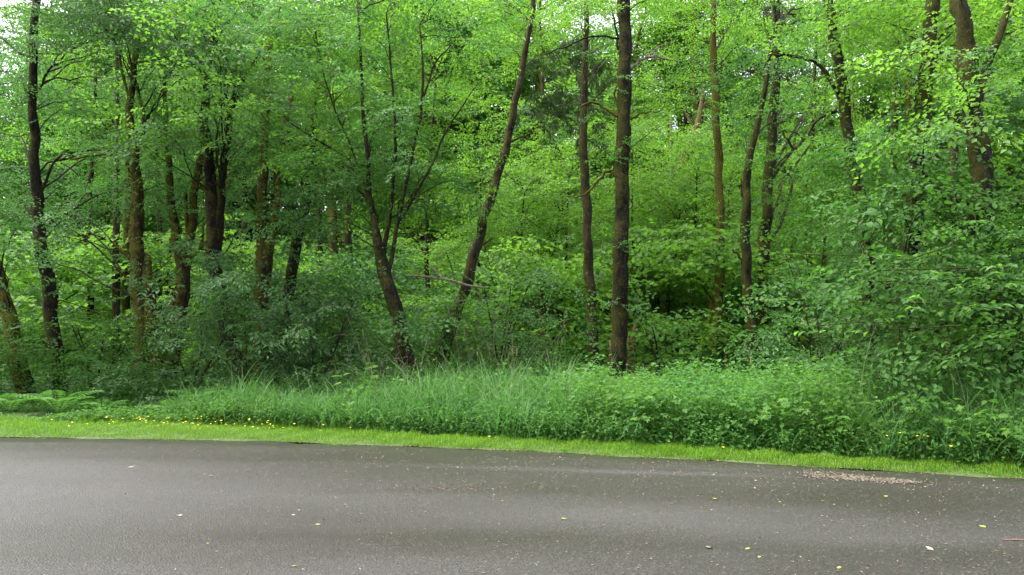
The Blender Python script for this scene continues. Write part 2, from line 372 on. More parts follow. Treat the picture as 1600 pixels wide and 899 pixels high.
# ------------------------------------------------------------------ trees
THIN = .86
def stem_world(pts, Y):
    w = [P(px, py, Y + (k[0] if k else 0)) for px, py, _, *k in pts]
    r = [.5 * THIN * wd * (Y + (k[0] if k else 0)) / FPX for _, _, wd, *k in pts]
    return np.array(w), np.array(r)
def make_tree(label, Y, stems, clusters, bark='bark', group=None, branches=(), cat='tree', name='tree', seed=0, moss=0, rough=.07, root=True, twig_r=1.0):
    """stems and branches: photo polylines (x, y, width) at distance Y; clusters: (x0,x1,y0,y1,Ya,Yb,n,spray,material[,sprays per cluster, spray scale])"""
    rng = np.random.default_rng(seed + 1000)
    sw = [stem_world(s, Y) for s in stems]
    b0 = sw[0][0][0]; gz = float(ground_z(b0[0], b0[1])); base = np.array([b0[0], b0[1], gz])
    t = thing(name, label, cat, base, group)
    full = []
    for k, (pw, pr) in enumerate(sw):
        if k and pr[0] < .11: pr = pr * .72
        if k == 0 and root:
            d = pw[1] - pw[0]; foot = pw[0].copy()
            foot[2] = gz - .25; foot[:2] -= d[:2] / max(d[2], .2) * max(0, pw[0][2] - gz) * .6
            if pw[0][2] - gz > .1: pw = np.vstack([foot, pw]); pr = np.r_[pr[0] * 1.35, pr]
        ln = np.sum(np.linalg.norm(np.diff(pw, axis=0), axis=1))
        nn = int(np.clip(ln / .16, 10, 90)); sd = 14 if pr[0] > .1 else 8
        pw2, pr = resample(pw, pr, len(pw) * 3); pw2 = pw2 + np.r_[[np.zeros(3)], rng.normal(0, .010 if pr[0] < .1 else .016, (len(pw2) - 1, 3))] * np.array([1, 2.5, .3])
        V, F = tube(pw2, pr, nn, sd, rough, rng)
        g = Geo(); g.add(V, F)
        if moss and pr[0] > .05:
            q, r = resample(pw2, pr, 60); nm = int(moss * ln * 90)
            idx = rng.integers(1, 46, nm); an = np.where(rng.random(nm) < .7, rng.normal(moss_side(rng), .9, nm), rng.uniform(0, 6.28, nm))
            nr = np.stack([np.cos(an), np.sin(an), rng.normal(.1, .2, nm)], 1)
            O = q[idx] + nr * (r[idx] * .93)[:, None] + np.stack([rng.normal(0, .01, nm)] * 2 + [rng.uniform(-.08, .08, nm)], 1)
            Lm = rng.uniform(.025, .06, nm)
            V2, F2 = leaves(O, nr + np.array([0, 0, -.5]) + rng.normal(0, .4, (nm, 3)), rng.normal(0, 1, (nm, 3)), Lm, Lm * .3, 'kite'); g.add(V2, F2, 1)
        link('trunk' if k == 0 else 'stem', g.mesh('trunk', [M[bark], M['mossy']], True, base), t)
        full.append((pw2, pr))
    for br in branches:
        mat = bark; pts = br
        if isinstance(br[0], str): mat, pts = br[0], br[1:]
        bw, brd = stem_world(pts, Y); brd = brd * .72
        bw, brd = resample(bw, brd, len(bw) * 3); bw = bw + np.r_[[np.zeros(3)], rng.normal(0, .014, (len(bw) - 1, 3))]
        V, F = tube(bw, brd, max(12, len(bw) * 5), 7, .12, rng)
        link('branch', mesh_from('branch', V - base, F, [M[mat]], smooth=True), t); full.append((bw, brd))
    if group == ROWG:
        clusters = list(clusters)
        for _ in range(7):
            k = rng.integers(0, len(stems)); st_ = stems[k]; a_ = rng.integers(0, len(st_) - 1); f_ = rng.random()
            qx, qy = st_[a_][0] * (1 - f_) + st_[a_ + 1][0] * f_, st_[a_][1] * (1 - f_) + st_[a_ + 1][1] * f_
            if qy < 540: clusters.append((qx - 22, qx + 22, qy - 15, qy + 15, Y - .9, Y - .2, 1, 'small', 'mid', 3, .62))
    if clusters:
        lg, tg = {}, Geo()
        for cl in clusters:
            x0, x1, ya, yb, Ya, Yb, n, kind, mk = cl[:9]; per = cl[9] if len(cl) > 9 else 12; sc = cl[10] if len(cl) > 10 else 1.0
            C = np.array([P(rng.uniform(x0, x1), rng.uniform(ya, yb), rng.uniform(Ya, Yb)) for _ in range(n)])
            C[:, 2] = np.maximum(C[:, 2], ground_z(C[:, 0], C[:, 1]) + .25)
            pos, yaw, pit, rol, scl = [], [], [], [], []
            for c in C:
                best = None
                for (pw, pr) in full:
                    q, r = resample(pw, pr, 40); hd = np.linalg.norm(q[:, :2] - c[:2], axis=1); want = c[2] - (.25 + .35 * rng.random()) * hd
                    cost = np.abs(q[:, 2] - want) + .6 * hd; cost[:3] += 1; k = int(np.argmin(cost))
                    if best is None or cost[k] < best[0]: best = (cost[k], q[k], r[k])
                s = best[1]; dist = np.linalg.norm(c - s)
                if dist > .15:
                    ctl = s + (c - s) * .45 + np.array([0, 0, .16 * dist]) + rng.normal(0, .07 * dist, 3)
                    tt = np.linspace(0, 1, 8)[:, None]; path = s * (1 - tt) ** 2 + 2 * ctl * tt * (1 - tt) + c * tt ** 2 + rng.normal(0, .015 * dist, (8, 3)) * (tt > 0)
                    r0 = min(best[2] * .8, (.005 + .0055 * dist) * twig_r)
                    V, F = tube(path, np.linspace(r0, .003, 8), 9, 5); tg.add(V, F)
                od = math.atan2(c[1] - s[1], c[0] - s[0])
                m = max(3, int(per * rng.uniform(.6, 1.3)))
                pos.append(c + np.clip(rng.normal(0, 1, (m, 3)), -1.8, 1.8) * np.array([.52, .52, .17]) * sc); yaw.append(od + rng.normal(0, 1.0, m))
                pit.append(rng.normal(.16, .32, m)); rol.append(rng.normal(0, .42, m)); scl.append(rng.uniform(.7, 1.15, m) * sc)
            pos, yaw, pit, rol, scl = map(np.concatenate, (pos, yaw, pit, rol, scl))
            O, D, N, L, Wd = place_sprays(kind, pos, yaw, pit, rol, scl, rng)
            shp = {'large': 'ovate', 'maple': 'lobed'}.get(kind, 'kite')
            V, F = leaves(O, D, N, L, Wd, shp); lg.setdefault(mk, Geo()).add(V, F)
            e = np.stack([np.cos(yaw) * np.cos(pit), np.sin(yaw) * np.cos(pit), -np.sin(pit)], 1)
            for p, d, s in zip(pos, e, scl):
                V, F = tube([p, p + d * .75 * s - np.array([0, 0, .04])], [.0045, .002], 2, 3); tg.add(V, F)
        if tg.n: link('twigs', tg.mesh('twigs', [M['twigm']], True, base), t, kind='stuff')
        for k, (mk, g) in enumerate(lg.items()): link('crown', g.mesh('crown', [M[mk]], False, base), t)
    return t
def moss_side(rng): return rng.choice([2.6, 3.6, 4.4])

ROWG = 'trees standing along the forest edge'
make_tree('short mossy brown trunk leaning left at the far left edge', 15, [[(38, 612, 30), (12, 490, 26), (-15, 400, 22), (-40, 250, 18), (-52, 50, 14), (-55, -120, 8)]],
          [(-150, 110, -100, 330, 14, 18.5, 20, 'small', 'mid'), (-120, 40, 320, 420, 12.5, 14.5, 5, 'medium', 'mid', 8)], 'mossy', ROWG, seed=1, moss=1)
make_tree('tall dark slender trunk rising behind the fern at left', 16, [[(97, 620, 26), (85, 520, 24), (70, 400, 22), (58, 300, 18), (52, 200, 16), (52, 110, 15), (55, 0, 13), (58, -150, 8)]],
          [(-60, 180, -120, 110, 15.5, 19, 17, 'small', 'blue', 9), (-40, 240, 140, 330, 17, 20, 14, 'small', 'mid'), (-40, 260, 60, 220, 18, 20, 8, 'small', 'fresh')], 'bark', ROWG, seed=2,
          branches=[[(60, 310, 7), (90, 250, 6), (140, 235, 4), (190, 240, 3)], [(54, 150, 6), (90, 95, 5), (150, 60, 3)]])
make_tree('orange mossy trunk with snapped stub and two bare mossy side limbs', 16.5, [[(222, 620, 32), (222, 520, 28), (218, 420, 26), (215, 330, 22), (212, 250, 17), (203, 160, 13), (215, 70, 9)],
           [(246, 618, 24), (240, 530, 22), (232, 450, 20), (228, 402, 18)]],
          [(130, 330, -30, 110, 14.3, 17, 24, 'pinnate', 'blue', 13), (150, 320, 110, 300, 15.5, 18, 10, 'small', 'mid'), (240, 330, 330, 440, 14.2, 15.5, 3, 'pinnate', 'blue', 8), (-20, 200, 300, 480, 17, 18.5, 7, 'small', 'mid', 9)], 'mossy', ROWG, seed=3, moss=1.6,
          branches=[[(218, 425, 9), (200, 400, 8), (172, 376, 5)], [(222, 458, 9), (205, 440, 8), (188, 424, 5)], [(213, 245, 9), (225, 190, 8), (207, 105, 7), (230, 95, 5), (262, 92, 3)],
                    [(206, 170, 8), (170, 50, 6), (110, 80, 5), (60, 85, 3)], [(214, 255, 8), (190, 240, 7), (130, 245, 5), (80, 250, 3)]])
make_tree('cluster of crooked mossy stems left of the straight forked trunk', 17, [[(262, 608, 24), (278, 510, 24), (287, 430, 24), (272, 350, 14), (262, 240, 10), (258, 120, 6)], [(285, 440, 20), (298, 370, 17), (306, 290, 13), (318, 180, 9)],
           [(250, 600, 14), (270, 480, 13), (292, 400, 12), (290, 300, 8)]],
          [(180, 390, 60, 330, 17.3, 20, 18, 'small', 'mid')], 'mossy', ROWG, seed=4, moss=1.6, branches=[[(290, 420, 7), (320, 380, 6), (352, 372, 4)]])
make_tree('brown forked trunk bending right at its foot beside crooked mossy stems', 16, [[(378, 608, 24), (352, 510, 24), (335, 400, 25), (328, 280, 20), (320, 180, 15), (330, 60, 10), (335, -90, 7)], [(335, 405, 20), (345, 330, 16), (350, 250, 12), (365, 150, 8)]],
          [(250, 460, -60, 160, 14.5, 18, 15, 'small', 'mid'), (270, 420, 120, 300, 16.6, 19, 8, 'small', 'mid'), (200, 480, -20, 240, 13, 15, 14, 'medium', 'fresh', 8), (180, 480, -20, 230, 13, 15, 11, 'medium', 'mid', 8), (340, 470, 330, 430, 14, 15.3, 4, 'pinnate', 'blue', 8)], 'bark', ROWG, seed=5, moss=.8, branches=[[(330, 310, 7), (312, 290, 6), (300, 278, 4)]])
make_tree('pair of dark stems parting upward behind the blue green shrubs', 17.5, [[(402, 612, 25), (408, 500, 25), (410, 430, 25), (410, 330, 18), (415, 170, 14), (425, 20, 9)], [(410, 445, 20), (428, 350, 16), (436, 260, 12), (455, 150, 9)]],
          [(350, 520, -40, 260, 17.8, 20, 14, 'small', 'mid')], 'mossy', ROWG, seed=6, moss=.8)
make_tree('dark trunk leaning right between the blue green shrubs and grass', 18, [[(433, 612, 21), (447, 500, 20), (458, 400, 20), (478, 320, 18), (490, 180, 12), (500, 30, 8)]],
          [(430, 640, -40, 240, 18.4, 21, 16, 'small', 'mid')], 'bark', ROWG, seed=7, branches=[[(480, 310, 7), (462, 250, 6), (440, 200, 4)], [(468, 350, 7), (440, 320, 5), (400, 300, 4)]])
make_tree('far mossy trunk standing deep between the two leaning trunks', 24, [[(532, 560, 17), (524, 440, 17), (519, 330, 15), (515, 200, 10), (512, 50, 6)]], [(470, 570, 20, 200, 23, 26, 10, 'small', 'fresh')], 'mossy', seed=8)
make_tree('faint grey brown far trunk right beside the far mossy trunk', 26, [[(550, 560, 17), (545, 420, 16), (543, 300, 13), (548, 120, 7)]], [(500, 640, 20, 240, 25, 28, 10, 'small', 'fresh')], 'lichen', seed=9)
make_tree('bushy tree of many thin fanning stems above a stout leaning trunk', 14.2,
          [[(637, 582, 30), (618, 490, 26), (598, 410, 22), (588, 370, 15), (580, 320, 11), (573, 230, 8), (566, 130, 6), (558, 20, 4)],
           [(598, 412, 15), (608, 340, 10), (617, 240, 8), (612, 120, 6), (604, 20, 4)],
           [(606, 430, 12), (626, 330, 9), (642, 250, 8), (660, 140, 7), (656, 40, 4)],
           [(662, 150, 6), (680, 100, 5), (705, 70, 3)], [(624, 350, 8), (672, 260, 6), (700, 200, 5), (748, 130, 3)],
           [(584, 345, 7), (556, 262, 5), (480, 210, 4), (395, 150, 2.5)], [(582, 330, 6), (548, 230, 5), (512, 140, 4), (490, 40, 3)]],
          [(430, 740, -40, 370, 14.1, 16.0, 36, 'small', 'mid'), (440, 700, -40, 330, 13.3, 14.0, 12, 'small', 'mid', 8), (470, 760, -20, 330, 14.4, 16.6, 32, 'medium', 'fresh', 9), (560, 680, 360, 520, 13.2, 14.6, 5, 'medium', 'mid', 6)],
          'bark', ROWG, seed=10, rough=.08)
make_tree('dark trunk leaning strongly right in the middle of the row', 18, [[(678, 584, 23), (700, 520, 22), (720, 470, 20), (740, 400, 18), (757, 340, 17), (775, 280, 16), (795, 210, 14), (815, 110, 12), (835, 0, 8), (845, -120, 6)]],
          [(720, 920, -110, 110, 18.3, 21, 18, 'small', 'fresh')], 'lichen', ROWG, seed=11, branches=[[(738, 405, 6), (752, 385, 5), (770, 372, 3)], [(790, 225, 6), (815, 215, 4), (835, 220, 3)]])
make_tree('speckled lichen trunk just left of the tallest straight trunk', 18.5, [[(931, 602, 20), (928, 520, 19), (921, 420, 18), (917, 330, 17), (912, 250, 16), (912, 180, 13), (915, 60, 10), (920, -80, 7)]],
          [(820, 965, 40, 260, 20.3, 23, 13, 'conifer', 'fir', 9)], 'lichen', ROWG, seed=12)
make_tree('tallest straight dark trunk with bare side limbs, right of centre', 17, [[(958, 600, 36), (968, 500, 29), (970, 400, 27), (971, 300, 26), (975, 180, 25), (976, 60, 24), (977, -60, 22), (978, -250, 12)]],
          [(890, 1090, -150, 20, 16.5, 19.5, 14, 'small', 'fresh'), (985, 1060, 120, 200, 17.5, 19, 4, 'small', 'fresh', 6)], 'bark', ROWG, seed=13, moss=.5,
          branches=[['mossy', (968, 188, 8), (945, 168, 7), (925, 160, 5), (905, 168, 3)], ['pale', (985, 107, 8), (1005, 92, 7), (1028, 88, 6), (1048, 95, 4), (1066, 95, 3)], ['pale', (1010, 91, 5), (1030, 74, 4), (1052, 66, 2)],
                    ['mossy', (966, 278, 8), (950, 268, 8), (935, 283, 7), (915, 302, 5), (895, 310, 3)], ['mossy', (985, 188, 6), (1005, 177, 5), (1028, 175, 3)], [(966, 78, 7), (962, 45, 5), (958, 20, 4)], [(968, 60, 6), (935, 55, 5), (890, 70, 4), (850, 85, 3)],
                    ['mossy', (966, 188, 5), (962, 150, 5), (966, 120, 3)]])
make_tree('slim mossy trunk half hidden by bright leaves right of centre', 20, [[(1116, 582, 18), (1120, 500, 18), (1125, 400, 16), (1123, 260, 14), (1118, 120, 14), (1112, 0, 9), (1110, -80, 6)]],
          [(1010, 1200, -80, 150, 20, 24, 22, 'small', 'fresh'), (1090, 1160, 280, 350, 19, 19.6, 2, 'small', 'fresh', 6)], 'mossy', ROWG, seed=14, branches=[[(1120, 480, 7), (1110, 470, 6), (1105, 462, 4)]])
make_tree('thin wavy dark trunk, front one of the close pair right of centre', 17.8, [[(1178, 602, 20), (1170, 500, 18), (1167, 420, 18), (1166, 330, 16), (1172, 240, 13), (1188, 180, 10), (1205, 80, 7), (1215, -40, 4)]],
          [(1100, 1250, 20, 220, 18, 21, 12, 'small', 'mid', 10)], 'bark', ROWG, seed=15, branches=[[(1166, 420, 7), (1155, 400, 6), (1146, 390, 4)], [(1168, 330, 6), (1160, 300, 4), (1158, 280, 3)]])
make_tree('blackish trunk standing deeper just right of the thin wavy trunk', 20.5, [[(1190, 570, 24), (1192, 450, 22), (1196, 350, 20), (1203, 240, 18), (1212, 140, 16), (1215, 0, 12), (1216, -80, 8)]],
          [(1150, 1310, -80, 90, 24, 27, 16, 'small', 'fresh'), (1210, 1330, 120, 300, 25, 28, 12, 'small', 'fresh')], 'bark', ROWG, seed=16)
make_tree('dark trunk with a long arching limb reaching left, right side', 14, [[(1365, 590, 24), (1358, 470, 24), (1348, 350, 22), (1330, 240, 21), (1316, 150, 20), (1303, 60, 18), (1290, -40, 16), (1285, -200, 10)]],
          [(1190, 1400, -80, 60, 14, 18, 12, 'small', 'fresh', 9), (1200, 1330, 80, 130, 13.5, 14.5, 3, 'small', 'mid', 6), (1240, 1400, 230, 400, 14.4, 17, 18, 'medium', 'deep', 10), (1380, 1520, 200, 380, 12.2, 14, 8, 'medium', 'deep', 10)], 'bark', ROWG, seed=17, moss=.4,
          branches=[[(1314, 160, 9), (1296, 122, 9), (1274, 98, 8), (1240, 88, 7), (1208, 86, 6), (1192, 110, 3)], [(1308, 172, 9), (1280, 185, 8), (1256, 218, 8), (1243, 233, 8), (1232, 222, 6), (1222, 205, 4)], [(1256, 218, 5), (1235, 205, 4), (1215, 208, 2)]])
make_tree('thick dark trunk tilting right between arching limb tree and the forked tree', 13, [[(1402, 610, 32), (1412, 470, 32), (1425, 340, 30), (1440, 200, 28), (1450, 80, 26), (1462, -40, 24), (1475, -200, 12)]],
          [(1350, 1620, -110, 110, 12.6, 16, 24, 'medium', 'fresh'), (1370, 1450, 200, 420, 11.8, 12.6, 6, 'medium', 'mid', 9)], 'bark', ROWG, seed=18, branches=[[(1446, 120, 8), (1425, 160, 6), (1410, 220, 4)], [(1448, 90, 8), (1480, 45, 6), (1510, 30, 4)]])
big = make_tree('stoutest trunk with upright fork and broad low leafy branches at right', 11.5, [[(1562, 612, 46), (1548, 480, 44), (1533, 330, 40), (1525, 220, 36), (1515, 120, 32), (1500, 0, 28), (1490, -150, 18)], [(1527, 165, 22), (1545, 100, 20), (1562, 50, 18), (1582, -10, 16), (1610, -120, 10)]],
          [(1360, 1640, 270, 420, 10.2, 12.4, 15, 'medium', 'deep', 10), (1400, 1640, 300, 430, 9.6, 11.0, 8, 'large', 'deep', 6), (1310, 1640, 410, 560, 9.2, 11.2, 19, 'medium', 'deep', 11), (1420, 1660, 30, 200, 10, 12.4, 8, 'medium', 'fresh', 8)], 'bark', ROWG, seed=19, rough=.09,
          branches=[[(1535, 335, 16), (1505, 318, 12), (1475, 305, 9), (1440, 268, 6)], [(1540, 345, 15), (1575, 330, 11), (1610, 300, 7)], [(1545, 420, 12), (1490, 430, 9), (1420, 440, 6), (1330, 470, 4)], [(1550, 480, 12), (1500, 500, 8), (1420, 520, 5)]])

for k, (px, Y, w, lean, top, mt, lab) in enumerate([(137, 24, 11, 12, 150, 'bark', 'thin far trunk just right of the tall dark slender trunk'), (181, 22, 13, 2, 120, 'lichen', 'pale brown far trunk, left one of a straight pair left of the orange mossy trunk'),
        (196, 22.5, 13, 6, 100, 'mossy', 'brown far trunk, right one of a straight pair left of the orange mossy trunk'), (252, 25, 10, -14, 120, 'bark', 'thin far trunk seen between the orange mossy trunk and the crooked mossy stems'),
        (312, 24, 10, 10, 120, 'mossy', 'thin far trunk between the crooked mossy stems and the bent forked trunk'), (383, 26, 11, -8, 100, 'bark', 'thin far trunk between the bent forked trunk and the dark parting stems'),
        (497, 27, 10, 16, 90, 'bark', 'slim far trunk left of the far mossy trunk'), (662, 25, 9, 20, 120, 'bark', 'slim far trunk behind the gap between the two leaning trunks'), (855, 29, 9, -10, 60, 'lichen', 'slim far trunk in the bright gap left of the speckled lichen trunk'),
        (1262, 27, 10, 14, 60, 'bark', 'slim far trunk under the arching limb at right'), (1388, 20, 15, 16, -40, 'bark', 'dark trunk behind the leaves between arching limb tree and thick tilting trunk'), (1482, 17, 18, 22, -60, 'bark', 'dark trunk behind the leaves between thick tilting trunk and the stoutest trunk')]):
    make_tree(lab, Y, [[(px, 575, w + 2), (px + lean * .3, 450, w), (px + lean * .2, 330, w * .85), (px + lean, top, w * .5), (px + lean * 1.3, top - 120, w * .3)]], [(px - 70, px + 80, top - 80, 270, Y, Y + 2.5, 12, 'small', 'fresh' if k % 2 else 'mid', 11)], mt, seed=700 + k,
              branches=[[(px + lean * .25, 400, 5), (px + lean * .25 + 25 * (-1) ** k, 370, 4), (px + 55 * (-1) ** k, 362, 2)], [(px + lean * .3, 310, 4), (px + lean * .3 - 22 * (-1) ** k, 270, 3), (px - 40 * (-1) ** k, 255, 2)]])
# understorey saplings in the middle
SAP = 'young maples in the bright middle thicket'
for k, (px, Y, top, lab) in enumerate([(790, 24, 300, 'young maple right of the strongly leaning trunk, beside the pale twiggy shrub'), (835, 24, 330, 'nearest young maple in the gap left of the speckled lichen trunk'), (872, 24, 280, 'young maple just left of the speckled lichen trunk'),
    (905, 26, 240, 'young maple directly behind the speckled lichen trunk'), (1000, 25, 260, 'young maple close right of the tallest trunk'), (1030, 24, 330, 'young maple with slanting dark stems above the low pale tipped bush'), (1065, 24, 270, 'young maple below the rusty dead leaning trunk'),
    (1095, 27, 240, 'young maple just left of the slim mossy trunk'), (1145, 24, 300, 'young maple between the slim mossy trunk and the thin wavy trunk'), (1225, 24, 280, 'young maple right of the blackish deeper trunk'), (1265, 25, 250, 'young maple under the tip of the long arching limb'),
    (1290, 23, 330, 'young maple behind the tall hazel bush'), (985, 29, 230, 'far young maple seen just beside the tallest trunk'), (740, 26, 260, 'young maple behind the upper part of the strongly leaning trunk'), (820, 29, 210, 'far young maple in the gap right of the strongly leaning trunk'), (1180, 30, 230, 'far young maple between the close pair of trunks')]):
    w = 9 * 22 / Y; r = np.random.default_rng(k + 50); l1, l2 = r.uniform(-30, 45, 2)
    bs = 575 if Y < 25 else 565
    make_tree(lab, Y, [[(px, bs, w + 2), (px + l1 * .4, 480, w), (px + l1 * .8, 380, w * .7), (px + l1, top, 2)], [(px + 3, bs, w), (px - l2 * .4 + 5, 490, w * .8), (px - l2, 390, 3)]],
              [(px - 75, px + 75, top - 60, 430, Y - 1.2, Y + 1.5, 20, 'medium', 'fresh', 11), (px - 65, px + 65, 430, 545, Y - 1, Y + 1.3, 8, 'medium', 'mid', 8)], 'bark', SAP, seed=50 + k, name='sapling', cat='young tree', rough=.03)

# elder shrubs left of the middle and hazel shrubs elsewhere
def shrub(label, px, Y, x0, x1, y0, y1, n, kind, mk, seed, per=11, group=None, cat='shrub', name='shrub', dY=.8):
    r = np.random.default_rng(seed); b = P(px, 500, Y); st = []
    gy_ = 500 + EYE * FPX / Y + 0
    for k in range(4):
        tx = r.uniform(x0, x1); ty = r.uniform(y0, y0 + .35 * (y1 - y0)); mx = px + (tx - px) * .4
        st.append([(px + r.uniform(-6, 6), gy_, 5), (mx, (gy_ + ty) / 2, 4), (tx, ty, 2, r.uniform(-dY, dY))])
    return make_tree(label, Y, st, [(x0, x1, y0, y1, Y - dY, Y + dY, n, kind, mk, per)], 'twigm', group, cat=cat, name=name, seed=seed, rough=.03, root=False)
shrub('blue green feathery shrub in front of the crooked mossy stems', 300, 14.2, 225, 370, 480, 605, 9, 'pinnate', 'blue', 201, 9)
shrub('wide blue green shrub hiding the foot of the bent forked trunk', 385, 13.6, 310, 450, 450, 600, 11, 'pinnate', 'blue', 202, 9)
shrub('dark blue green shrub just left of the stout leaning trunk', 495, 14.2, 430, 590, 450, 605, 16, 'pinnate', 'blue', 203, 9)
shrub('dim shrub low between tall dark trunk and orange mossy trunk', 150, 15, 110, 205, 500, 610, 11, 'small', 'deep', 204)
shrub('dim leafy shrub low at the far left edge', -30, 14.5, -90, 10, 500, 610, 9, 'small', 'deep', 205)
shrub('dark shrub between the stout leaning trunk and strongly leaning trunk', 690, 17, 610, 740, 470, 580, 12, 'small', 'deep', 206, 9)
shrub('mid green shrub just right of and behind the strongly leaning trunk', 780, 18, 720, 850, 420, 575, 16, 'small', 'mid', 207, 9)
shrub('tall hazel bush with layered leaves left of the low leafy branches', 1290, 14.5, 1220, 1360, 380, 560, 17, 'medium', 'mid', 208, 9)
shrub('low broad leaved bush with pale fresh tips right of the tallest trunk', 1035, 17.5, 1000, 1070, 495, 575, 9, 'maple', 'herb', 209, 9)
shrub('deep green bush low behind the thin wavy trunk', 1225, 22.5, 1160, 1300, 440, 575, 12, 'medium', 'deep', 210, 9)
shrub('deep green bush at the right edge under the stoutest trunk', 1600, 10, 1540, 1680, 420, 620, 16, 'large', 'deep', 211, 9)

# trees farther back: a few made whole, copied over the slope
def copy_tree(o, loc, rz, s, label=None):
    c = o.copy(); COL.objects.link(c); c.location = loc; c.rotation_euler = (0, 0, rz); c.scale = (s, s, s)
    for ch in o.children:
        d = ch.copy(); COL.objects.link(d); d.parent = c
    return c
BACK = 'leafy trees on the slope behind the front row'
def back_tree(label, seed, mk, h, rad, kind='coarse', n=32, low=.12):
    r = np.random.default_rng(seed); t = thing('background_tree', label, 'tree', (0, 0, 0), BACK)
    k = 9; zz = np.linspace(-.4, h, k); pw = np.stack([np.cumsum(r.normal(0, .12, k)), np.cumsum(r.normal(0, .12, k)), zz], 1)
    V, F = tube(pw, np.linspace(.2, .03, k), 26, 8, .08, r); link('trunk', mesh_from('trunk', V, F, [M['mossy']], smooth=True), t)
    g, tg = Geo(), Geo(); pos, yaw = [], []
    for q in range(n):
        z = h * (low + (1.02 - low) * r.random()); f = (z / h - low) / (1 - low); rr = rad * (math.sin(math.pi * min(1, .18 + .8 * f)) ** .7) * math.sqrt(r.uniform(.1, 1)); a = r.uniform(0, 6.283)
        cpos = np.array([np.interp(z, zz, pw[:, 0]) + rr * math.cos(a), np.interp(z, zz, pw[:, 1]) + rr * math.sin(a), z])
        z0 = max(.3, z - .4 * rr); s = np.array([np.interp(z0, zz, pw[:, 0]), np.interp(z0, zz, pw[:, 1]), z0])
        V, F = tube([s, (s + cpos) / 2 + np.array([0, 0, .15 * rr]), cpos], [.012 + .01 * rr, .012, .005], 6, 4); tg.add(V, F)
        m = int(r.uniform(7, 14)); pos.append(cpos + r.normal(0, 1, (m, 3)) * np.array([.7, .7, .25])); yaw.append(a + r.normal(0, 1, m))
    pos = np.concatenate(pos); yaw = np.concatenate(yaw); m = len(pos)
    V, F = leaves(*place_sprays(kind, pos, yaw, r.normal(.12, .22, m), r.normal(0, .25, m), r.uniform(.8, 1.2, m), r), 'kite')
    g.add(V, F); link('twigs', tg.mesh('twigs', [M['twigm']], True), t, kind='stuff'); link('crown', g.mesh('crown', [M[mk]]), t)
    return t
protos = [back_tree('leafy tree in the green depth behind the front row', 301, 'fresh', 13, 3.4), back_tree('leafy tree in the green depth behind the front row', 302, 'mid', 15, 3.6),
          back_tree('leafy tree in the green depth behind the front row', 303, 'fresh', 10, 3.0), back_tree('leafy tree in the green depth behind the front row', 304, 'deep', 12, 3.2)]
firs = [back_tree('dark grey green conifer among the leafy trees', 321, 'fir', 17, 3.2, kind='conifer', n=90, low=.2)]
for b_ in firs: b_['group'] = 'dark conifers behind the leafy trees'; b_.name = 'conifer_tree'
bushes = [back_tree('round bush among the trees on the slope', 311, 'fresh', 3.6, 2.2, n=26, low=.05), back_tree('round bush among the trees on the slope', 312, 'fresh', 3.0, 2.2, n=24, low=.05), back_tree('round bush among the trees on the slope', 313, 'mid', 2.6, 2.0, n=22, low=.05)]
for b_ in bushes: b_['category'] = 'bush'; b_['group'] = 'bushes on the slope'; b_.name = 'background_bush'
rg = np.random.default_rng(77); used = set()
def clearing(x, y): return y < (37 if x > -2 else 34)
def put(proto_list, x, y, s):
    px = 800 + FPX * x / y
    if proto_list is not bushes and y > 30: s *= .82 if px < 150 else (.72 if abs(px - 1205) < 45 or abs(px - 930) < 40 else 1)   # low growth where the sky shows
    k = int(rg.integers(0, len(proto_list))); p = proto_list[k]; loc = (x, y, float(ground_z(x, y)))
    if p.name not in used: used.add(p.name); p.location = loc; p.rotation_euler = (0, 0, rg.uniform(0, 6.28)); p.scale = (s, s, s)
    else: copy_tree(p, loc, rg.uniform(0, 6.28), s)
for y, n_, half in ((34, 15, 31), (38, 18, 33), (42, 19, 36), (45, 20, 38), (51, 22, 43)):
    for k in range(n_):
        x = -half + 2 * half * (k + rg.uniform(.1, .9)) / n_
        yy = y + rg.uniform(-2.5, 2.5)
        if not clearing(x, yy): put(protos, x, yy, rg.uniform(.85, 1.25))
for k in range(16): put(protos, -30 + 30 * (k + rg.uniform(0, 1)) / 16, rg.uniform(35, 52), rg.uniform(1.0, 1.35))
for x, y in ((-13.5, 36), (-7, 41), (12.5, 44)): put(firs, x, y, rg.uniform(.9, 1.1))
for y, n_, half in ((22, 14, 22), (26, 16, 25), (31, 16, 29), (37, 17, 32), (44, 18, 37)):
    for k in range(n_):
        x = -half + 2 * half * (k + rg.uniform(.1, .9)) / n_
        put(bushes, x, y + rg.uniform(-1.5, 1.5), rg.uniform(.7, 1.2))

# far wood closing the view on the hill top
rg = np.random.default_rng(88); n_ = 3800
x = rg.uniform(-75, 75, n_); y = rg.uniform(54, 72, n_); pxw = 800 + FPX * x / y; top = np.where((pxw < 140) | (abs(pxw - 1205) < 40), .35, 1) * 15 + 3.5 * np.sin(x * .23 + 1) + 2.5 * np.sin(x * .61) + 2 * np.sin(x * 1.3 + y)
pos = np.stack([x, y, ground_z(x, y) + top * rg.random(n_) ** .8], 1)
V, F = leaves(*place_sprays('coarse', pos, rg.uniform(0, 6.28, n_), rg.normal(.15, .3, n_), rg.normal(0, .3, n_), rg.uniform(1.8, 2.8, n_), rg), 'kite')
tag(link('far_wood', mesh_from('far_wood', V, F, [M['mid']]), kind='stuff'), 'far green wood seen through the gaps between the trees', 'wood', kind='stuff')

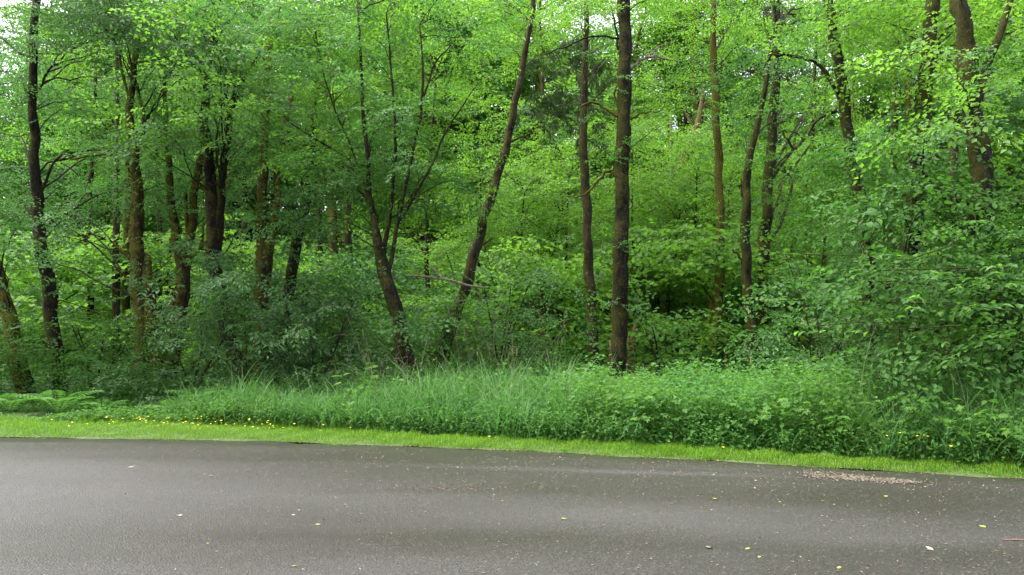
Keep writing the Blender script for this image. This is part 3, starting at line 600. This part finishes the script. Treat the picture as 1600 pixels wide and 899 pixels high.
# dead leaning trunk on the slope, pale dead pole, fallen branch
def log_thing(name, label, cat, Y, pts, mat, extra=()):
    w, r = stem_world(pts, Y); t = thing(name, label, cat, w[0])
    V, F = tube(w, r, 26, 9, .1, np.random.default_rng(int(Y * 7))); link('trunk', mesh_from('trunk', V - w[0], F, [M[mat]], smooth=True), t)
    for e in extra:
        w2, r2 = stem_world(e, Y); V, F = tube(w2, r2, 10, 6, .1, np.random.default_rng(3)); link('branch', mesh_from('branch', V - w[0], F, [M[mat]], smooth=True), t)
log_thing('dead_tree', 'rusty brown dead trunk leaning right on the green slope', 'dead tree', 27, [(1048, 340, 26), (1052, 310, 24), (1062, 270, 18), (1080, 225, 14), (1094, 175, 9), (1098, 140, 4)], 'rust', [[(1086, 205, 6), (1075, 185, 4), (1068, 170, 2)], [(1094, 170, 5), (1108, 158, 3), (1120, 150, 2)]])
log_thing('dead_pole', 'thin pale dead stem standing left of the rusty dead trunk', 'dead tree', 26, [(1049, 330, 6), (1049, 260, 6), (1048, 180, 4)], 'pale')
log_thing('fallen_branch', 'pale lichen covered branch hanging level across the strongly leaning trunk', 'branch', 16.8, [(636, 431, 3), (660, 432, 4), (700, 438, 5), (735, 447, 4.5), (762, 450, 2.5)], 'pale', [[(735, 446, 4), (748, 460, 3), (752, 470, 2)], [(690, 436, 4), (675, 420, 3), (665, 412, 2)]])
log_thing('broken_stump', 'rusty broken stump right behind the foot of the tallest trunk', 'stump', 18.5, [(984, 590, 20), (986, 545, 15), (989, 522, 9), (992, 508, 3)], 'rust')

def dead_brush(label, x0, x1, y0, y1, Y, n, mat, seed):
    r = np.random.default_rng(seed); b = P((x0 + x1) / 2, 500, Y); base = np.array([b[0], b[1], 0.]); t = thing('dead_brush', label, 'dead brush', base)
    for k in range(n):
        px = r.uniform(x0, x1); tip = P(px + r.normal(0, 35), r.uniform(y0, y1), Y + r.normal(0, .4)); foot = P(px, 600, Y); foot[2] = 0
        mid = (foot + tip) / 2 + r.normal(0, .12, 3); g = Geo(); w = r.uniform(.005, .011)
        V, F = tube([foot, mid, tip], [w, w * .7, w * .3], 12, 5, .15, r); g.add(V, F)
        q, _ = resample([foot, mid, tip], [1, 1, 1], 12)
        for _ in range(6):
            i = int(r.integers(4, 12)); d = unit(r.normal(0, 1, 3) + [0, 0, .3]) * r.uniform(.15, .5); V, F = tube([q[i], q[i] + d * .5 + r.normal(0, .03, 3), q[i] + d], [w * .5, w * .35, w * .15], 6, 4); g.add(V, F)
        link('dead_stem', g.mesh('dead_stem', [M[mat]], True, base), t)
dead_brush('pale dead twiggy brush at the foot of the strongly leaning trunk', 715, 830, 430, 570, 16.2, 14, 'pale', 901)
dead_brush('thin dead twigs arching out of the grass around the stout leaning trunk', 570, 680, 480, 580, 13.4, 10, 'pale', 902)
dead_brush('dark bare stems standing in the thicket between strongly leaning and speckled trunks', 800, 920, 420, 540, 19, 14, 'bark', 903)
dead_brush('dark bare stems slanting up behind the low pale tipped bush', 1010, 1100, 370, 500, 20.5, 9, 'bark', 904)
dead_brush('dark bare stems in the shade between orange mossy trunk and bent forked trunk', 230, 400, 380, 540, 18.5, 12, 'bark', 905)
dead_brush('tangle of dark bare branches under the low leafy branches at right', 1230, 1400, 400, 560, 13.2, 12, 'twigm', 906)
# ------------------------------------------------------------------ tall growth behind the verge
rg = np.random.default_rng(21)
def growth_weight(x, y):     # where long grass is thick (photo columns 270-900 and 1290-1600)
    px = 800 + FPX * x / y
    return np.clip(sstep((px - 250) / 60) - .62 * sstep((px - 980) / 140) + .6 * sstep((px - 1270) / 60), .04, 1)
SKY_X = [-200, 0, 250, 300, 540, 600, 700, 850, 920, 965, 1010, 1100, 1180, 1250, 1400, 1600, 1800]; SKY_Y = [650, 650, 642, 614, 602, 582, 570, 574, 586, 600, 588, 578, 586, 566, 577, 590, 590]
def height_cap(x, y, rng):     # how high the roadside growth stands at a spot on the ground
    x, y = np.asarray(x), np.asarray(y); c = EYE - (np.interp(800 + FPX * x / y, SKY_X, SKY_Y) - HORIZON) / FPX * y
    f = 1 + .22 * np.sin(x * 2.9 + y * 1.7) + .18 * np.sin(x * 1.3 - y * 3.1 + 1) + .10 * np.sin(x * 6.1 + y * 4.3)
    return np.clip(c, .12, 1.2) * f * rng.uniform(.7, 1.15, len(x))
C = []
while len(C) < 1850:
    x = rg.uniform(-13, 11.5); d = 4.2 * rg.random() ** 1.25; y = edge_verge(x) + .1 + d
    if rg.random() < growth_weight(x, y): C.append((x, y, d))
C = np.array(C); nb = rg.integers(14, 30, len(C)); idx = np.repeat(np.arange(len(C)), nb); n_ = len(idx)
off = rg.normal(0, .09, (n_, 2)); cdir = rg.uniform(0, 6.28, len(C)); az = np.where(rg.random(n_) < .5, cdir[idx] + rg.normal(0, .5, n_), np.arctan2(off[:, 1], off[:, 0]) + rg.normal(0, .6, n_))
root = np.stack([C[idx, 0] + off[:, 0], C[idx, 1] + off[:, 1], np.zeros(n_) + .02], 1)
ch = rg.uniform(.45, 1.5, len(C)) * (.62 + .38 * sstep((C[:, 2]) / 1.1))
ln = np.minimum(ch, rg.uniform(.9, 1.75, len(C)) * height_cap(C[:, 0], C[:, 1], rg))[idx] * rg.uniform(.6, 1.15, n_)
V, F = blades(root, az, ln, rg.uniform(.02, .35, n_), rg.uniform(.8, 2.7, n_), rg.uniform(.006, .014, n_), rg, seg=6)
tag(link('tall_grass', mesh_from('tall_grass', V, F, [M['grassy']]), kind='stuff'), 'waist high arching grass between the mown strip and the trees', 'grass', kind='stuff')

rg = np.random.default_rng(23); sp = []
while len(sp) < 170:
    x = rg.uniform(-6, 7); d = rg.uniform(.2, 3.2); y = edge_verge(x) + d
    if rg.random() < growth_weight(x, y): sp.append((x, y, .02))
sp = np.array(sp); az = rg.uniform(0, 6.28, len(sp)); hh = height_cap(sp[:, 0], sp[:, 1], rg) * rg.uniform(1.0, 1.6, len(sp)); g = Geo(); b1 = rg.uniform(.25, 1.1, len(sp))
V, F = blades(sp, az, hh, np.full(len(sp), .05), b1, np.full(len(sp), .0028), rg, seg=6); g.add(V, F)
tips = V.reshape(len(sp), -1, 3)[:, -1]; k = 9; O = np.repeat(tips, k, 0) + np.stack([np.zeros(len(sp) * k), np.zeros(len(sp) * k), -np.tile(np.linspace(0, .12, k), len(sp))], 1) - .12 * np.tile(np.linspace(0, 1, k), len(sp))[:, None] * np.repeat(np.stack([np.cos(az), np.sin(az), az * 0], 1) * b1[:, None] * .6, k, 0)
V, F = leaves(O, np.repeat(np.stack([np.cos(az), np.sin(az), az * 0 + .6], 1), k, 0) + rg.normal(0, .5, (len(O), 3)), rg.normal(0, 1, (len(O), 3)), np.full(len(O), .03), np.full(len(O), .004), 'kite'); g.add(V, F)
tag(link('seed_stalks', g.mesh('seed_stalks', [flat_mat('straw_stalk', (.17, .17, .07), .7, (.26, .21, .11))]), kind='stuff'), 'thin straw coloured seed stalks standing above the tall grass', 'grass', kind='stuff')
def herb_patch(label, pick, n, h0, h1, leaf, mk, shape, seed, name='undergrowth', droop=-.25, wr=.36, cap=True):
    r = np.random.default_rng(seed); st = np.array([pick(r) for _ in range(n)]); h = r.uniform(h0, h1, n)
    if cap: h = np.minimum(h * 1.1, height_cap(st[:, 0], st[:, 1], r) * r.uniform(.75, 1.1, n))
    g = Geo(); nodes = 7; Os, Ds, Ns, Ls = [], [], [], []
    lean = r.normal(0, .16, (n, 2)); base = np.stack([st[:, 0], st[:, 1], ground_z(st[:, 0], st[:, 1])], 1)
    for q in range(nodes):
        t = .3 + .7 * q / (nodes - 1); p = base + np.stack([lean[:, 0] * h * t * t, lean[:, 1] * h * t * t, h * t], 1)
        a = r.uniform(0, 6.28, n) + q * 1.57
        for sgn in (0, np.pi):
            d = np.stack([np.cos(a + sgn), np.sin(a + sgn), r.normal(droop + .5 * (q == nodes - 1), .25, n)], 1)
            Os.append(p + d * .02); Ds.append(d); Ns.append(np.stack([r.normal(0, .35, n), r.normal(0, .35, n), np.ones(n)], 1) + d * np.array([.3, .3, 0])); Ls.append(leaf * r.uniform(.6, 1.2, n) * (1.15 - .5 * t))
    L = np.concatenate(Ls); V, F = leaves(np.concatenate(Os), np.concatenate(Ds), np.concatenate(Ns), L, L * wr, shape); g.add(V, F)
    V, F = blades(base, np.arctan2(lean[:, 1], lean[:, 0]), h * 1.02, np.zeros(n), np.hypot(lean[:, 0], lean[:, 1]) * 2, np.minimum(.0035, .02 * h), r, seg=3); g.add(V, F)
    tag(link(name, g.mesh(name, [M[mk]]), kind='stuff'), label, 'undergrowth', kind='stuff')
def zone(x0, x1, d0, d1):
    def f(r):
        while True:
            x = r.uniform(-12, 9.5); y = edge_verge(x) + r.uniform(d0, d1); px = 800 + FPX * x / y
            if x0 - 40 * r.random() < px < x1 + 40 * r.random(): return x, y
    return f
herb_patch('nettles and leafy weeds in the sunny middle of the roadside growth', zone(900, 1330, .15, 5.2), 2200, .6, 1.05, .105, 'herb', 'kite', 31)
herb_patch('big leaved docks standing out among the roadside weeds', zone(560, 1640, .1, 3), 110, .35, .8, .2, 'herb', 'ovate', 36, wr=.3)
herb_patch('low leafy weeds along the back of the mown strip', zone(-40, 1640, -.05, .5), 2000, .15, .42, .07, 'herb', 'ovate', 32)
def verge_spot(r):
    x = r.uniform(-13, 8.5); return x, edge_road(x) + .05 + r.random() ** .8 * (edge_verge(x) + .1 - edge_road(x))
herb_patch('tiny clover like weeds mixed into the mown strip', verge_spot, 2600, .03, .085, .026, 'herb', 'kite', 37, cap=False, wr=.5)
herb_patch('dim low weeds on the shaded ground at left', zone(-60, 300, .2, 4), 1700, .3, .75, .085, 'deep', 'kite', 33)
herb_patch('mixed weeds growing between the tall grass', zone(270, 1640, .5, 5), 800, .5, 1.0, .09, 'herb', 'kite', 34)
def forest_floor(r):
    y = r.uniform(14, 30); return r.uniform(-.75, .75) * y, y
herb_patch('dark leafy ground cover on the forest floor', forest_floor, 4600, .25, .6, .13, 'mid', 'kite', 35, cap=False)

# ------------------------------------------------------------------ ferns
def fern(label, x, y, size, seed, mk='herb', n=9):
    r = np.random.default_rng(seed); z = float(ground_z(x, y)); t = thing('fern', label, 'fern', (x, y, z))
    for k in range(n):
        a = 6.283 * k / n + r.normal(0, .2); L = size * r.uniform(.8, 1.1); s = np.linspace(0, 1, 15); th = .35 + 1.25 * s
        px_ = np.cumsum(np.sin(th)) * L / 15; pz = np.cumsum(np.cos(th)) * L / 15; q = np.stack([px_ * math.cos(a), px_ * math.sin(a), pz], 1)
        d = unit(np.gradient(q, axis=0)); sd = np.array([-math.sin(a), math.cos(a), 0]); O, D, Lf = [], [], []
        for i in range(2, 15):
            for sg in (-1, 1): O.append(q[i]); D.append(sd * sg + d[i] * .35 + np.array([0, 0, -.12])); Lf.append(L * .24 * math.sin(math.pi * min(1, .25 + .75 * (1 - i / 15))) + .01)
        O, D, Lf = np.array(O), np.array(D), np.array(Lf); g = Geo()
        V, F = leaves(O, D, np.tile([0, 0, 1.], (len(O), 1)), Lf, Lf * .14, 'kite'); g.add(V, F)
        V, F = tube(q, np.linspace(.005, .0015, 15), 8, 4); g.add(V, F); link('frond', g.mesh('frond', [M[mk]]), t)
fern('bright arching fern in front of the tall dark slender trunk', P(90, 660, 12.2)[0], 12.2, .75, 401, 'herb')
fern('small fern at the edge of the mown strip below orange mossy trunk', P(160, 660, 12.4)[0], 12.3, .5, 402, 'herb')
fern('low fern at the strip edge left of the tall grass', P(262, 660, 12.1)[0], 12.0, .5, 403, 'herb')
fern('fern at the far left edge beside the mown strip', P(8, 655, 12.3)[0], 12.4, .7, 404, 'herb')
fern('shaded fern left of the dark blue green shrub', P(330, 640, 12.6)[0], 12.6, .8, 405, 'herb')

# ------------------------------------------------------------------ individually built big leaves: branch tips of the stoutest tree, bramble bushes
def leaf_data(shape, L, wr, mk):
    V, F = leaves(np.zeros((1, 3)), np.array([[1., 0, 0]]), np.array([[0, 0, 1.]]), np.array([L]), np.array([L * wr]), shape)
    return mesh_from('leaf', V, F, [M[mk]])
def hang_leaf(me, parent, p, yaw, pitch, roll, s):
    o = bpy.data.objects.new('leaf', me); COL.objects.link(o); o.parent = parent; o.location = p; o.rotation_euler = (roll, pitch, yaw); o.scale = (s, s, s)
hazel = [leaf_data('ovate', .112, .30, k) for k in ('deep', 'mid', 'fresh')]
rg = np.random.default_rng(61); cnt = 0; tg = Geo(); B = np.array(big.location)
while cnt < 280:
    c0 = P(rg.uniform(1330, 1600), rg.uniform(400, 580), rg.uniform(8.6, 9.8)); yaw = rg.uniform(2.6, 5.4); d = np.array([math.cos(yaw), math.sin(yaw), rg.normal(-.05, .12)]); ln = rg.uniform(.5, .9)
    pts = np.array([c0 - d * .9 + [0, 0, .05], c0, c0 + d * ln - [0, 0, .08]]); V, F = tube(pts, [.008, .005, .002], 8, 4); tg.add(V, F)
    k = int(ln / .075)
    for i in range(k):
        p = c0 + d * ln * (i + .5) / k; sg = 1 if i % 2 else -1
        hang_leaf(hazel[int(rg.integers(0, 3))], big, p - B, yaw + sg * rg.normal(.9, .2), rg.normal(.25, .25), rg.normal(0, .35), rg.uniform(.7, 1.15)); cnt += 1
link('twigs', tg.mesh('twigs', [M['twigm']], True, B), big, kind='stuff')
bram = [leaf_data('lobed', .12, .5, k) for k in ('herb', 'fresh', 'fresh')]
for bi, (px, off, label) in enumerate([(1060, .25, 'low leafy bramble at the strip edge right of the pale tall grass'), (1160, .3, 'leafy bramble at the strip edge below the thin wavy trunk'), (1270, .3, 'wide bramble left of the yellow flowers by the road'),
                                       (1440, .3, 'bright bramble right of the yellow flowers under the drooping leaves'), (1570, .3, 'bramble at the right edge close to the road')]):
    rg = np.random.default_rng(500 + bi); xw = (px - 800) / FPX * 8.6
    for _ in range(6): yw = edge_verge(xw) + off; xw = (px - 800) / FPX * yw
    B = np.array([float(xw), float(yw), .03]); t = thing('bramble', label, 'bramble', B); tg = Geo()
    for c in range(11):
        a = rg.uniform(0, 6.28); h = rg.uniform(.38, .85); reach = rg.uniform(.25, .75); d = np.array([math.cos(a), math.sin(a) * .6, 0])
        s0 = B + rg.normal(0, .1, 3) * [1, .6, 0]; tip = s0 + d * reach + [0, 0, h * .75]; pts = [s0, s0 + d * reach * .35 + [0, 0, h * .8], tip]
        V, F = tube(pts, [.005, .004, .002], 9, 4); tg.add(V, F); q, _ = resample(pts, [1, 1, 1], 9)
        for i in range(2, 9):
            aa = a + (1 if i % 2 else -1) * rg.normal(1.0, .3); pe = np.array([math.cos(aa), math.sin(aa), .25]) * rg.uniform(.04, .09)
            for j, da in enumerate((0, 1.2, -1.2)):
                if j and rg.random() < .25: continue
                hang_leaf(bram[int(rg.integers(0, 3))], t, q[i] + pe - B, aa + da, rg.normal(.3, .2), rg.normal(0, .3), rg.uniform(.6, 1.0) * (1 if j == 0 else .8))
    link('canes', tg.mesh('canes', [M['herb']], True, B), t)

# ------------------------------------------------------------------ buttercups
YEL = flat_mat('buttercup_yellow', (.80, .66, .02), .35)
def buttercup(seed):
    r = np.random.default_rng(seed); h = r.uniform(.09, .2); g = Geo(); top = np.array([r.normal(0, .02), r.normal(0, .02), h])
    V, F = tube([np.zeros(3), top * [.3, .3, .6], top], [.0018, .0015, .0015], 5, 4); g.add(V, F, 1)
    a = np.arange(5) * 1.2566 + r.uniform(0, 1); D = np.stack([np.cos(a), np.sin(a), np.full(5, .45)], 1)
    V, F = leaves(np.tile(top, (5, 1)), D, np.tile([0, 0, 1.], (5, 1)), np.full(5, .02), np.full(5, .010), 'ovate'); g.add(V, F, 0)
    return g.mesh('buttercup', [YEL, M['grassy']])
bm = [buttercup(i) for i in range(6)]; rg = np.random.default_rng(71)
def flower(px, py, Y, label, group, zoff=0):
    w = P(px, py, Y); o = link('buttercup', bm[int(rg.integers(0, 6))], loc=(w[0], w[1], .04 + zoff)); o.rotation_euler = (rg.normal(0, .15), rg.normal(0, .15), rg.uniform(0, 6.28)); s_ = rg.uniform(.55, .95); o.scale = (s_, s_, s_)
    tag(o, label, 'flower', group)
for k in range(150):
    px = rg.choice([rg.normal(225, 55), rg.normal(310, 40), rg.uniform(60, 620), rg.normal(425, 40)]); x = (px - 800) / FPX * 11.3
    Y = edge_verge(x) - abs(rg.normal(0, .45)) + .05; flower(px, 660, max(Y, edge_road(x) + .15), 'small yellow buttercup blooming in the mown strip on the left half', 'buttercups in the mown strip')
for k in range(16):
    px = rg.normal(1400, 45); x = (px - 800) / FPX * 8.4; flower(px, 700, edge_verge(x) + rg.uniform(-.1, .35), 'yellow buttercup on a taller stem among brambles at right', 'buttercups among the brambles', rg.uniform(.05, .28))
for k in range(14):
    px = rg.uniform(700, 1590); x = (px - 800) / FPX * 8.8; flower(px, 700, edge_road(x) + rg.uniform(.05, .5), 'lone yellow buttercup near the road edge on the right half', 'buttercups near the road edge')

# ------------------------------------------------------------------ fallen leaves and litter on the road
FL = [flat_mat('yellow_leaf', (.24, .21, .035), .5), flat_mat('tan_leaf', (.18, .13, .07), .6), flat_mat('pale_leaf', (.26, .245, .17), .5), flat_mat('brown_leaf', (.20, .11, .05), .6), flat_mat('lime_leaf', (.16, .21, .03), .5)]
def dead_leaf(seed, mat):
    r = np.random.default_rng(seed); V, F = leaves(np.zeros((1, 3)), np.array([[1., 0, 0]]), np.array([[0, 0, 1.]]), np.array([1.]), np.array([r.uniform(.25, .4)]), 'ovate')
    V = V - [.5, 0, 0]; V[:, 2] = np.abs(r.normal(.03, .03, len(V))) + .15 * np.abs(V[:, 1]) * r.uniform(.2, 1.3) + .2 * V[:, 0] ** 2 * r.uniform(0, 1)
    return mesh_from('fallen_leaf', V, F, [mat])
dl = [[dead_leaf(10 * i + k, m_) for k in range(3)] for i, m_ in enumerate(FL)]
rg = np.random.default_rng(81)
def ground_at(px, py):
    d = P(px, py, 1.0) - np.array([0, 0, EYE]); k = (EYE - .022) / -d[2]; return d[0] * k, d[1] * k
def fallen(px, py, kind, size, label, group=None):
    x, y = ground_at(px, py)
    if y > edge_road(x) - .06: return
    o = link('fallen_leaf', dl[kind][int(rg.integers(0, 3))], loc=(x, y, .022)); o.rotation_euler = (rg.normal(0, .08), rg.normal(0, .08), rg.uniform(0, 6.28)); o.scale = (size * .85,) * 3
    tag(o, label, 'leaf', group)
for px, py, k, sz, lab in [(459, 885, 0, .045, 'yellow fallen leaf at the bottom edge of the road, left of middle'), (281, 806, 2, .06, 'pale curled leaf on the open left half of the road'), (459, 805, 2, .05, 'whitish curled leaf on the road above the yellow leaf at the bottom edge'),
                           (497, 820, 1, .05, 'tan leaf just below and right of the whitish curled leaf'), (205, 730, 2, .08, 'pale leaf on the far left part of the road'), (329, 744, 0, .07, 'yellowish leaf on the far lane, straight above the pale curled leaf'),
                           (881, 811, 0, .06, 'yellow leaf lying on the pale damp band right of middle'), (1108, 856, 2, .07, 'pale green leaf low on the right half of the road'), (1168, 858, 0, .06, 'yellow green leaf beside the pale green leaf low on the right'),
                           (1535, 823, 4, .07, 'lime leaf on the right side of the road'), (1384, 776, 0, .07, 'yellow leaf below the tan litter patch'), (1453, 858, 2, .085, 'white curled leaf in the lower right corner of the road'),
                           (1311, 887, 4, .05, 'small green torn leaf near the bottom edge at right'), (1117, 780, 0, .08, 'flat yellow leaf on the far lane left of the tan litter patch'), (1424, 754, 2, .06, 'cream leaf touching the right end of the tan litter patch')]:
    fallen(px, py, k, sz, lab)
for k in range(190):
    px = 1600 * rg.random() ** .6; py = rg.uniform(700, 890) if rg.random() < .15 else rg.normal(745, 28)
    fallen(px, np.clip(py, 690, 893), int(rg.choice([0, 1, 2, 3, 4], p=[.2, .35, .25, .12, .08])), rg.uniform(.018, .04), 'small dried fallen leaf lying flat on the wet road', 'small fallen leaves scattered on the road')
# litter: catkin scraps too many to count
n_ = 5200; px = 1600 * rg.random(n_) ** .55; py = np.where(rg.random(n_) < .8, np.abs(rg.normal(0, 42, n_)) + 690, rg.uniform(690, 899, n_))
pp = np.array([ground_at(a, b_) for a, b_ in zip(px, py)]); ok = (pp[:, 1] < edge_road(pp[:, 0]) - .02) & (pp[:, 1] > 3)
pp = pp[ok]; a = rg.uniform(0, 6.28, len(pp)); L = rg.uniform(.006, .028, len(pp))
def litter(name, pp, L, label, mats, wide=.16):
    a = rg.normal(.1, 1.0, len(pp)); z = np.zeros(len(pp))
    V, F = leaves(np.stack([pp[:, 0], pp[:, 1], z + .024], 1), np.stack([np.cos(a), np.sin(a), z], 1), np.tile([0, 0, 1.], (len(pp), 1)), L, L * wide, 'kite')
    V[:, 2] += np.abs(rg.normal(0, .0025, len(V))); tag(link(name, mesh_from(name, V, F, mats), kind='stuff'), label, 'litter', kind='stuff')
ex = rg.uniform(-9, 7, 1500); ep = np.stack([ex, edge_road(ex) - np.abs(rg.normal(0, .06, 1500)) - .02], 1); pp = np.vstack([pp, ep]); L = np.r_[L, rg.uniform(.008, .03, 1500)]
litter('road_litter', pp, L, 'scraps of brown and pale catkin litter strewn over the road', [flat_mat('litter_scrap', (.12, .06, .035), .7, (.27, .22, .14))])
t_ = rg.random(2600); px = 1262 + 160 * t_ + rg.normal(0, 14, 2600); py = 741 + 13 * t_ + rg.normal(0, 2.6, 2600) * (1 - .5 * t_)
litter('litter_patch', np.array([ground_at(a, b_) for a, b_ in zip(px, py)]), rg.uniform(.01, .035, 2600), 'long tan patch of washed up plant litter on the road at right', [flat_mat('tan_litter', (.10, .080, .055), .8, (.165, .138, .10))], .3)
px = rg.normal(705, 40, 260); py = rg.normal(764, 3.5, 260)
litter('litter_patch', np.array([ground_at(a, b_) for a, b_ in zip(px, py)]), rg.uniform(.008, .025, 260), 'small reddish smear of litter in the middle of the road', [flat_mat('red_litter', (.10, .058, .042), .8, (.15, .095, .07))], .2)
x, y = ground_at(1590, 845); V, F = tube([[-.1, .012, .004], [0, 0, .007], [.1, -.008, .004]], [.004, .005, .003], 8, 6, .1, rg)
tag(link('fallen_twig', mesh_from('fallen_twig', V, F, [flat_mat('red_twig', (.20, .085, .06), .5)], smooth=True), loc=(x, y, .022)), 'thin reddish twig lying on the road at the right edge', 'twig')
